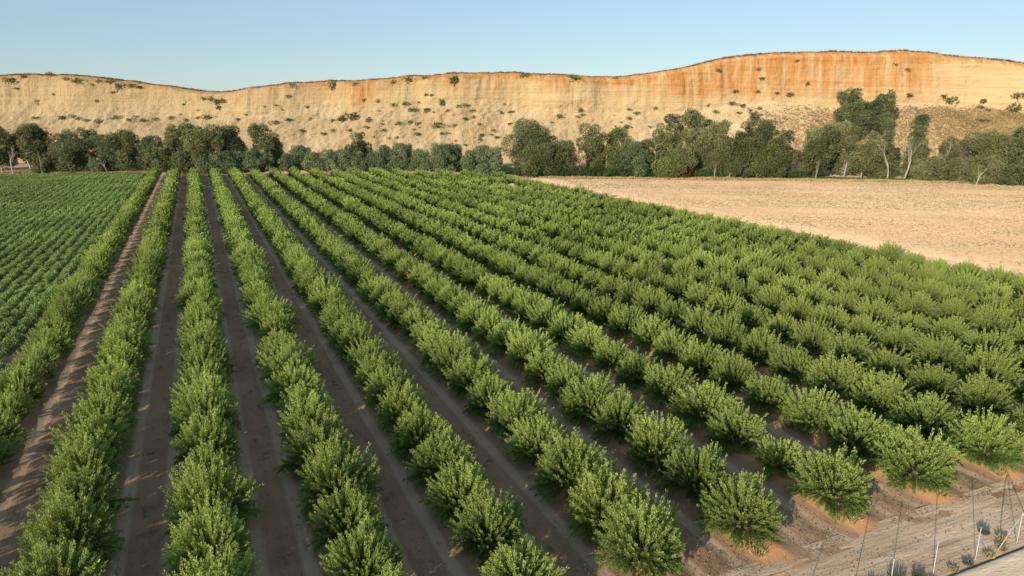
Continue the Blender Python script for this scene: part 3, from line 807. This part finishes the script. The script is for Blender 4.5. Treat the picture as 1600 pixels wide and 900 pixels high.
# the big trees up on the talus
for n, (x, top, base, w, kd, lab) in enumerate([
        (1330, 140, 216, 48, 'd', 'left and tallest of the big dark eucalyptus standing on the cliff slope'),
        (1362, 143, 214, 42, 'd', 'right hand big dark eucalyptus on the cliff slope with a bare stem'),
        (1322, 178, 224, 36, 'e', 'lower olive tree at the left foot of the big slope eucalyptus')]):
    hit, _ = terrain_hit(x, base)
    if hit is None: continue
    r = np.random.default_rng(1300 + n); dep = (hit - EYE) @ FW
    d1 = ray(x, top); ztop = H + d1[2] / np.hypot(d1[0], d1[1]) * np.hypot(hit[0], hit[1])
    nm, shp, ml, mb, clear, cat = K[kd]
    e = empty(nm, hit - [0, 0, .3]); tag(e, lab, 'tree', 'big trees on the cliff slope')
    cr, tr = tree_mesh(r, ztop - hit[2] + .3, w * dep / FPX * 1.1, shp, .6, ml, mb, .12, 1.15)
    link('trunk', tr, e); link('crown', cr, e)

# ------------------------------------------------------------------ shrubs on the cliff
def shrub_mesh(seed, n=150, mat=M_SCRUB):
    r = np.random.default_rng(seed)
    cl = r.normal(size=(5, 3)) * [.42, .42, .28]; cl[:, 2] = np.abs(cl[:, 2]); cl[0] = 0
    ci = r.integers(0, 5, n)
    dv = unit(r.normal(size=(n, 3)))
    P_ = cl[ci] + dv * (.22 + .30 * r.random((n, 1)))
    V, Q = leaf_quads(P_, unit(dv + r.normal(size=(n, 3)) * .6 + [0, 0, .2]), .34 * (.6 + .8 * r.random(n)), .20, r)
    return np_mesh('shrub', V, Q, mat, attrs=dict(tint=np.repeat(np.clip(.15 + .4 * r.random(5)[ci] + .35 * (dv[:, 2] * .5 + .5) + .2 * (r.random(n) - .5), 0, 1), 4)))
SHR = [shrub_mesh(1500 + i) for i in range(7)]
BIG = [  # x, y, width, label
 (15, 127, 13, 'shrub high on the cliff near the left edge of the photo'),
 (38, 121, 8, 'brown green shrub just under the crest at far left'),
 (80, 118, 9, 'shrub on the crest line at far left'),
 (122, 129, 15, 'broad shrub under the crest left of the valley dip'),
 (105, 124, 8, 'small shrub left of the broad one under the left crest'),
 (174, 129, 11, 'shrub under the left crest, first of three stepping down to the dip'),
 (185, 137, 10, 'hanging shrub under the left crest, second of three stepping down to the dip'),
 (204, 135, 10, 'shrub under the left crest, third of three stepping down to the dip'),
 (218, 138, 8, 'small shrub nearest the dip on the left crest'),
 (60, 162, 7, 'lone upright shrub midway up the left cliff'),
 (152, 159, 7, 'lone small shrub midway up the cliff left of the dip'),
 (319, 154, 9, 'left shrub of the cluster beneath the crest dip'),
 (330, 155, 10, 'second shrub of the cluster beneath the crest dip'),
 (340, 160, 12, 'large middle shrub of the cluster beneath the crest dip'),
 (348, 159, 9, 'right shrub of the cluster beneath the crest dip'),
 (342, 170, 7, 'shrub hanging below the cluster beneath the crest dip'),
 (457, 136, 9, 'shrub on the crest right of the dip'),
 (451, 152, 8, 'shrub below the crest right of the dip'),
 (521, 135, 13, 'tall shrub on the upper cliff left of the orange gully'),
 (180, 186, 12, 'wide shrub in the lower shrub band above the dark grove at left'),
 (323, 185, 11, 'shrub on the pale lower cliff below the dip'),
 (552, 185, 18, 'largest shrub on the lower cliff below the orange gully'),
 (535, 189, 13, 'shrub left of the largest one below the orange gully'),
 (573, 190, 9, 'shrub right of the largest one below the orange gully'),
 (555, 133, 9, 'shrub on the crest at the orange gully'),
 (570, 157, 8, 'shrub in the upper part of the orange gully'),
 (614, 131, 8, 'hanging shrub right of the orange gully'),
 (638, 127, 13, 'shrub under the crest at centre left'),
 (665, 123, 8, 'small shrub under the crest near the centre'),
 (710, 129, 14, 'hanging cluster under the crest left of the orange stains'),
 (815, 120, 12, 'green shrub under the crest near the centre of the cliff'),
 (895, 124, 14, 'biggest round bush on the crest right of centre'),
 (960, 123, 7, 'small shrub on the crest left of the rising ridge'),
 (632, 164, 10, 'shrub midway down the cliff below the centre left crest'),
 (690, 163, 10, 'tall thin shrub at the head of a gully near the centre'),
 (646, 174, 13, 'shrub left in the midslope shrub band at centre'),
 (668, 174, 12, 'shrub right in the midslope shrub band at centre'),
 (680, 198, 13, 'yellow green shrub patch low on the central cliff'),
 (873, 184, 10, 'shrub on the lower cliff just right of the massive eucalyptus top'),
 (992, 178, 8, 'small round shrub low on the cliff right of centre'),
 (978, 200, 10, 'shrub above the gap in the right hand wood'),
 (1123, 112, 9, 'shrub on the orange wall at its left end'),
 (1184, 109, 9, 'upper shrub of the pair on the orange wall'),
 (1190, 124, 8, 'lower shrub of the pair on the orange wall'),
 (1245, 96, 6, 'small dark shrub under the orange crest'),
 (1261, 132, 6, 'thin hanging shrub right on the orange wall'),
 (1230, 149, 10, 'shrub on the ledge below the orange wall'),
 (1417, 110, 7, 'right shrub of two high on the ochre wall'),
 (1400, 102, 6, 'left shrub of two high on the ochre wall'),
 (1480, 158, 17, 'largest green shrub on the brown scrub slope'),
 (1472, 152, 9, 'shrub above the largest one on the brown scrub slope'),
 (1588, 152, 13, 'bright shrub near the right edge above the scrub slope'),
 (1583, 172, 17, 'tall dark shrub near the right edge on the scrub slope'),
 (1534, 159, 10, 'upper shrub of three on the right scrub slope'),
 (1531, 169, 9, 'middle shrub of three on the right scrub slope'),
 (1543, 174, 9, 'lower shrub of three on the right scrub slope'),
 (1532, 190, 9, 'lone shrub low on the right scrub slope'),
 (1418, 150, 10, 'shrub at the foot of the ochre wall'),
]
SMALL = [(57, 186, 9), (98, 186, 10), (115, 184, 8), (124, 187, 9), (136, 189, 8), (154, 191, 10), (202, 189, 9), (213, 183, 6), (223, 190, 9), (243, 188, 8), (269, 186, 9), (292, 189, 8), (310, 185, 7), (373, 188, 8), (432, 192, 11), (451, 189, 9), (485, 188, 8), (521, 190, 8), (145, 133, 7), (154, 128, 8),
 (177, 145, 6), (27, 139, 6), (84, 148, 5), (590, 158, 6), (615, 165, 8), (653, 195, 9), (622, 195, 10), (640, 192, 9), (667, 149, 7), (675, 150, 7), (715, 168, 8), (726, 166, 9), (736, 175, 9), (700, 175, 8), (783, 177, 6), (800, 176, 8), (797, 195, 7), (750, 212, 7), (905, 173, 9), (908, 180, 6), (982, 172, 6), (983, 186, 8), (1016, 200, 8), (1024, 170, 7),
 (1147, 144, 7), (1183, 144, 7), (1212, 146, 6), (1117, 176, 8), (1160, 167, 10), (1154, 178, 8), (1106, 166, 6), (1143, 164, 9), (1529, 211, 8), (1186, 170, 7), (1172, 173, 6), (480, 168, 6), (430, 165, 5), (690, 210, 7), (655, 212, 7), (712, 197, 7), (728, 186, 7), (741, 184, 7), (748, 195, 6), (770, 205, 7), (776, 216, 7), (752, 220, 6), (600, 205, 7), (575, 200, 7), (548, 205, 7), (520, 205, 8), (505, 210, 7), (470, 205, 7)]
def cliff_shrub(x, y, w, lab, n):
    hit, nor = terrain_hit(x, y)
    if hit is None: return
    dep = (hit - EYE) @ FW; s = w * dep / FPX / 1.55
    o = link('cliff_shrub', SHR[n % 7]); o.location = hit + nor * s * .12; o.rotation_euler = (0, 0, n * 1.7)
    tall = 'tall' in lab or 'thin' in lab or 'upright' in lab or 'hanging' in lab
    o.scale = (s, s, s * (1.35 if tall else .85))
    tag(o, lab, 'shrub', 'shrubs on the cliff')
for n, (x, y, w, lab) in enumerate(BIG): cliff_shrub(x, y, w, lab, n)
SL = 'tiny dark green shrub dotted on the pale lower cliff slope'
for n, (x, y, w) in enumerate(SMALL): cliff_shrub(x, y, w, SL, n)
cnt = 0
while cnt < 60:
    x = rng.choice([rng.uniform(560, 800), rng.uniform(860, 1030), rng.uniform(1060, 1200), rng.uniform(0, 560)], p=[.5, .2, .15, .15]); y = rng.uniform(160, 228)
    if fbm(x * .02, y * .03, 88, 2) < .45: continue
    cliff_shrub(x, y, rng.uniform(2.6, 5.5), SL, cnt); cnt += 1
# leafless bush in the hollow left of the dip
hit, nor = terrain_hit(289, 166)
if hit is not None:
    r = np.random.default_rng(44); s = (hit - EYE) @ FW / FPX
    tr, tw = twig_tree(r, 20 * s, 26 * s, M_GREYBARK)
    e = empty('bare_bush', hit - [0, 0, .2]); tag(e, 'leafless brown bush clinging to the upper cliff left of the dip', 'bush')
    link('trunk', tr, e)
    if tw: link('twigs', tw, e)

# ------------------------------------------------------------------ grasses (nobody could count them)
def tufts(P, hgt, wid, r, mat, name, label, cat, blades=3, lean=.5):
    n = len(P) * blades
    B = np.repeat(P, blades, 0) + r.normal(size=(n, 3)) * [wid * .5, wid * .5, 0]
    D_ = unit(np.stack([r.normal(size=n) * lean, r.normal(size=n) * lean, np.ones(n)], -1))
    hh = np.repeat(hgt, blades) * (.6 + .7 * r.random(n))
    V, Q = leaf_quads(B, D_, hh, wid * (.6 + .8 * r.random(n)), r)
    o = link(name, np_mesh(name, V, Q, mat, attrs=dict(tint=np.repeat(r.random(n), 4))))
    return tag(o, label, cat, kind='stuff')
# crest grass
ii = rng.integers(0, NPX, 5200)
vv = Vg[-1][ii] + rng.uniform(-2.2, 4, 5200); Pc = uv_world(U[ii], vv, HC[ii] - .35)
hcl = .35 + .9 * fbm(U[ii] * .12, U[ii] * 0, 90, 3) ** 2
tufts(Pc, hcl, .55, rng, M_CREST, 'crest_grass', 'dark brown dry grass fringe along the crest of the cliff', 'grass')
# stubble and weeds on the bare field
n = 90000
xx = rng.uniform(103.5, 290, n); yy = 30 + rng.random(n) * (np.interp(xx, BX, BY) - 29)
pxx, pyy, dd = project(np.stack([xx, yy, 0 * xx], -1))
keep = (dd > 0) & (pxx > 760) & (pxx < 1720)
xx, yy, pxx, pyy = xx[keep], yy[keep], pxx[keep], pyy[keep]
edge_d = xx - 103
trackf = sstep(9, 24, edge_d + 8 * (fbm(xx * .05, yy * .05, 91, 2) - .5))         # the strip by the orchard is bare
kp = rng.random(len(xx)) < .06 + .94 * trackf
xx, yy, pxx, trackf = xx[kp], yy[kp], pxx[kp], trackf[kp]
Pst = np.stack([xx, yy, 0 * xx + .03], -1)
ea, eb = (xx - 103) * .805 - (yy - 262) * .593, (xx - 103) * .593 + (yy - 262) * .805
wd_ = fbm(ea * .018, eb * .11, 92, 4)
isw = (wd_ > .55) & (trackf > .5) & (rng.random(len(xx)) < .5)
tufts(Pst[~isw], np.full((~isw).sum(), .15), .34, rng, M_STRAW, 'stubble', 'pale straw stubble covering the bare right field', 'stubble', 2, .6)
tufts(Pst[isw], np.full(isw.sum(), .15), .40, rng, M_WEED, 'field_weeds', 'thin green weed patches across the bare right field', 'weeds', 2, .7)
# dry verge grass between field and wood, and a green verge behind it
def edge_strip(x0, x1, y0, y1, n, hgt, wid, mat, name, label, cat):
    a = rng.uniform(x0, x1, n); b_ = y0 + (y1 - y0) * rng.random(n) + (a - 1100) * .012
    Pp = np.array([ground_at(p, q) for p, q in zip(a, b_)])
    tufts(Pp, np.full(n, hgt) * (.5 + fbm(a * .03, a * 0, 93, 2)), wid, rng, mat, name, label, cat)
edge_strip(790, 1640, 279.0, 282.0, 9000, .7, .30, M_DRY, 'verge_grass', 'tall dry orange grass along the edge between bare field and wood', 'grass')
edge_strip(1040, 1640, 276.4, 278.6, 5000, .75, .40, M_GRASS, 'green_verge', 'green grass strip at the foot of the right hand wood', 'grass')
a = rng.uniform(-60, 235, 3000); b_ = rng.uniform(268.6, 270.6, 3000)
tufts(np.array([ground_at(p, q) for p, q in zip(a, b_)]), np.full(3000, .6), .3, rng, M_DRY, 'field_edge_grass', 'dry pale grass along the far edge of the left crop field', 'grass')

# dry scrub cover on the talus at the right
ri = rng.integers(4, NT - 60, 26000); ci = rng.integers(int(NPX * (1150 + 420) / 2440), int(NPX * (1700 + 420) / 2440), 26000)
ok = rng.random(26000) < scrub[ri, ci] * 1.1
Pt = CL_P[ri[ok], ci[ok]]
tufts(Pt, np.full(len(Pt), .75), .75, rng, leaf_mat('talus_scrub_leaf', (.30, .205, .105), (.52, .37, .195), .2, .06), 'talus_scrub', 'brown dry scrub covering the slope below the ochre wall', 'scrub', 3, .8)

# ------------------------------------------------------------------ things by the near headland
def tuft_thing(name, x, y, h, w, n, mat, label, cat, seed, z=0.02):
    r = np.random.default_rng(seed)
    az = r.random(n) * 6.283; rr = w * .30 * np.sqrt(r.random(n))
    B = np.stack([np.cos(az) * rr, np.sin(az) * rr, np.zeros(n)], -1)
    D_ = unit(np.stack([np.cos(az) * .55 + r.normal(size=n) * .35, np.sin(az) * .55 + r.normal(size=n) * .35, np.ones(n)], -1))
    V, Q = leaf_quads(B, D_, h * (.5 + .7 * r.random(n)), .035 + .025 * r.random(n), r)
    o = link(name, np_mesh(name, V, Q, mat, attrs=dict(tint=np.repeat(r.random(n), 4)))); o.location = (x, y, z)
    return tag(o, label, cat, 'weed tufts along the fence line')
M_WEEDG = leaf_mat('grey_weed', (.10, .10, .07), (.22, .21, .15), .2, .3)
WT = [(28.3, 21.0, .75, 1.0, M_WEEDG, 'grey_weed', 'grey weed clump at the bottom edge left of the middle fence posts'),
      (30.0, 21.05, .7, 1.1, M_WEEDG, 'grey_weed', 'grey weed clump beside the second fence post from the left'),
      (31.6, 21.0, .8, 1.3, M_WEEDG, 'grey_weed', 'broad grey weed clump between the second and third fence posts'),
      (32.9, 20.7, .6, .9, M_WEEDG, 'grey_weed', 'grey weed clump just left of the third fence post'),
      (33.3, 20.3, .35, .8, M_DRY, 'dry_grass_tuft', 'straw coloured tuft at the foot of the third fence post'),
      (35.2, 20.35, .4, .9, M_DRY, 'dry_grass_tuft', 'dry tuft midway between the third and fourth fence posts'),
      (36.5, 20.4, .4, .9, M_WEEDG, 'grey_weed', 'low weed just left of the fourth fence post'),
      (38.2, 20.35, .45, .9, M_DRY, 'dry_grass_tuft', 'dry orange tuft right of the fourth fence post'),
      (39.5, 20.5, .5, 1.0, M_DRY, 'dry_grass_tuft', 'golden tuft at the foot of the slanting fence brace'),
      (40.4, 21.0, .6, 1.0, M_DRY, 'dry_grass_tuft', 'golden tuft behind the braced corner post'),
      (40.2, 21.9, .7, .9, M_WEEDG, 'grey_weed', 'tall grey weed behind the slanting fence brace')]
for i, (x, y, h, w, m_, nm, lab) in enumerate(WT): tuft_thing(nm, x, y, h * .5, w * .85, 150, m_, lab, 'weed' if 'weed' in nm else 'grass tuft', 1700 + i)
# dry grass at the feet of the row end trees
for k in range(6, 11):
    x = ROW0 + k * SP
    tuft_thing('dry_grass_tuft', x - .9 + .5 * (k % 3), 25.6 + .2 * (k % 2), .35, 1.1, 170, M_DRY, 'dry grass tuft on the bank under the near end tree of the %s row' % ordinal(k), 'grass tuft', 1750 + k, .12)

# white metal fence posts; the last one is braced on both sides
def fence_post(x, y, label, braced=False, h=2.0):
    e = empty('fence_post', (x, y, 0)); tag(e, label, 'fence post', 'white fence posts along the road')
    tb = Tubes(); tb.add([[0, 0, -.2], [0, 0, h - .02]], .021, 8); tb.add([[0, 0, h - .02], [0, 0, h + .012]], [.027, .024], 8)
    link('post', tb.mesh('post', M_WHITE), e)
    fb = Tubes(); fb.add([[0, 0, -.02], [0, 0, .05]], [.075, .06], 8); link('footing', fb.mesh('footing', M_FOOT), e)
    if braced:
        for sx in (-1, 1):
            b1 = Tubes(); b1.add([[sx * 1.72, .02, -.05], [sx * .03, .0, h - .06]], .026, 8); link('brace', b1.mesh('brace', M_WHITE), e)
        b2 = Tubes(); b2.add([[-.70, .012, 1.18], [.70, .012, 1.18]], .014, 6); link('crossbar', b2.mesh('crossbar', M_WHITE), e)
M_FOOT = plain_mat('concrete_footing', (.40, .37, .32), (.52, .49, .44), 8, .9, .01)
fence_post(24.1, 20.5, 'thin white fence post below the bottom edge, first from the left')
fence_post(27.5, 20.45, 'thin white fence post barely rising over the bottom edge, second from the left')
fence_post(30.45, 20.5, 'thin white fence post cut off by the bottom edge among grey weeds')
fence_post(33.95, 20.6, 'thin white fence post standing just above the bottom edge left of the grey road')
fence_post(37.3, 20.5, 'whole thin white fence post at the grey road edge left of the slanting brace')
fence_post(40.95, 20.5, 'white corner fence post with a slanting brace at the bottom right corner', True)

# earth heap showing in a gap of the orchard
def heap(P0, r_, h, label):
    r = np.random.default_rng(5); n = 26; m = 9
    a = np.linspace(0, 2 * np.pi, n, endpoint=False); V = []
    for j in range(m):
        s = j / (m - 1); rad = r_ * (1 - s) * (1 + .22 * np.sin(a * 3 + 1) + .12 * r.normal(size=n)) + .02
        V.append(np.stack([np.cos(a) * rad, np.sin(a) * rad, np.full(n, h * (1 - (1 - s) ** 1.6)) + .06 * r.normal(size=n) * (0 < j)], -1))
    V = np.concatenate(V); i = np.arange((m - 1) * n); q = np.stack([i, (i // n) * n + (i + 1) % n, (i // n + 1) * n + (i + 1) % n, i + n], -1)
    o = link('earth_heap', np_mesh('earth_heap', V, q, plain_mat('heap_earth', (.52, .33, .19), (.64, .45, .28), 1.5, .95, .1), smooth=True)); o.location = P0
    tag(o, label, 'earth heap')
heap((91.3, 204, 0), 3.2, 2.6, 'small tan earth heap showing in a gap near the far right of the orchard')

# clods and stones on the headland and aisles
def clods(n, label):
    r = np.random.default_rng(77)
    base = unit(np.array([[1, 1, 1], [-1, -1, 1], [-1, 1, -1], [1, -1, -1], [0, 0, 1.3], [1.2, 0, 0], [0, 1.2, 0], [-1.1, 0, 0], [0, -1.1, 0]], float))
    T0 = np.array([[4, 0, 1], [4, 1, 0], [0, 5, 6], [1, 7, 8], [4, 5, 0], [4, 0, 6], [4, 6, 7], [4, 7, 1], [4, 1, 8], [4, 8, 5]])
    x = r.uniform(8, 62, n); y = r.uniform(20.4, 29, n); s = .018 + .04 * r.random(n) ** 4
    V = (base[None] * s[:, None, None] * (1 + .4 * r.normal(size=(n, 9, 1))) + np.stack([x, y, .03 + 0 * x], -1)[:, None]).reshape(-1, 3)
    T = (T0[None] + 9 * np.arange(n)[:, None, None]).reshape(-1, 3)
    o = link('soil_clods', np_mesh('soil_clods', V, None, plain_mat('clod_earth', (.42, .29, .18), (.56, .41, .27), 3, .95), T=T))
    tag(o, label, 'clods', kind='stuff')
clods(6000, 'small clods of earth scattered on the headland')

# fallen leaves and prunings along the aisles
n = 26000
kk = rng.integers(0, 11, n); xx = ROW0 + kk * SP + SP / 2 + rng.normal(size=n) * 1.15; yy = 24.5 + 120 * rng.random(n) ** 1.7
keep = fbm(xx * .5, yy * .25, 95, 3) > .42
xx, yy = xx[keep], yy[keep]; n = len(xx)
aa = rng.random(n) * 6.283
V, Q = leaf_quads(np.stack([xx, yy, .075 + .03 * rng.random(n)], -1), np.stack([np.cos(aa), np.sin(aa), rng.normal(size=n) * .25], -1), .06 + .16 * rng.random(n) ** 2, .03 + .03 * rng.random(n), rng, np.tile([0, 0, 1.0], (n, 1)), .7)
o = link('leaf_litter', np_mesh('leaf_litter', V, Q, leaf_mat('litter_leaf', (.10, .06, .035), (.40, .26, .15), .1, .3), attrs=dict(tint=np.repeat(rng.random(n) ** 2, 4))))
tag(o, 'brown fallen leaves and twigs scattered along the orchard aisles', 'leaf litter', kind='stuff')

# ------------------------------------------------------------------ light
AZ = R(55.8); EL = R(11.0)
w = bpy.data.worlds.new('World'); scene.world = w; w.use_nodes = True
nt = w.node_tree; bg = nt.nodes['Background']
sky = nt.nodes.new('ShaderNodeTexSky'); sky.sky_type = 'NISHITA'; sky.sun_disc = False
sky.sun_elevation = EL; sky.sun_rotation = AZ + math.pi
sky.altitude = 50; sky.air_density = 1.0; sky.dust_density = .15; sky.ozone_density = 2.2
hs = nt.nodes.new('ShaderNodeHueSaturation'); hs.inputs['Saturation'].default_value = .80; hs.inputs['Value'].default_value = 1.0
mx = nt.nodes.new('ShaderNodeMix'); mx.data_type = 'RGBA'; mx.blend_type = 'MULTIPLY'; mx.inputs[0].default_value = 1; mx.inputs[7].default_value = (.90, .945, 1.04, 1)
nt.links.new(sky.outputs[0], hs.inputs['Color']); nt.links.new(hs.outputs[0], mx.inputs[6]); mf = nt.nodes.new('ShaderNodeMix'); mf.data_type = 'RGBA'; mf.inputs[0].default_value = .40; mf.inputs[7].default_value = (2.9, 4.3, 5.3, 1)   # flat pale blue mixed in to even out the sky gradient
nt.links.new(mx.outputs[2], mf.inputs[6]); nt.links.new(mf.outputs[2], bg.inputs[0]); bg.inputs[1].default_value = .15
sd = bpy.data.lights.new('sun', 'SUN'); so = bpy.data.objects.new('sun', sd); COL.objects.link(so)
sd.energy = 5.0; sd.angle = R(.53); sd.color = (1.0, .88, .70)
ldir = Vector((math.sin(AZ) * math.cos(EL), math.cos(AZ) * math.cos(EL), -math.sin(EL)))
so.rotation_euler = ldir.to_track_quat('-Z', 'Y').to_euler(); so.location = (-60, -60, 60)

scene.render.engine = 'CYCLES'
scene.cycles.max_bounces = 5; scene.cycles.diffuse_bounces = 3; scene.cycles.transmission_bounces = 3
scene.view_settings.view_transform = 'Standard'; scene.view_settings.look = 'None'; scene.view_settings.exposure = 0
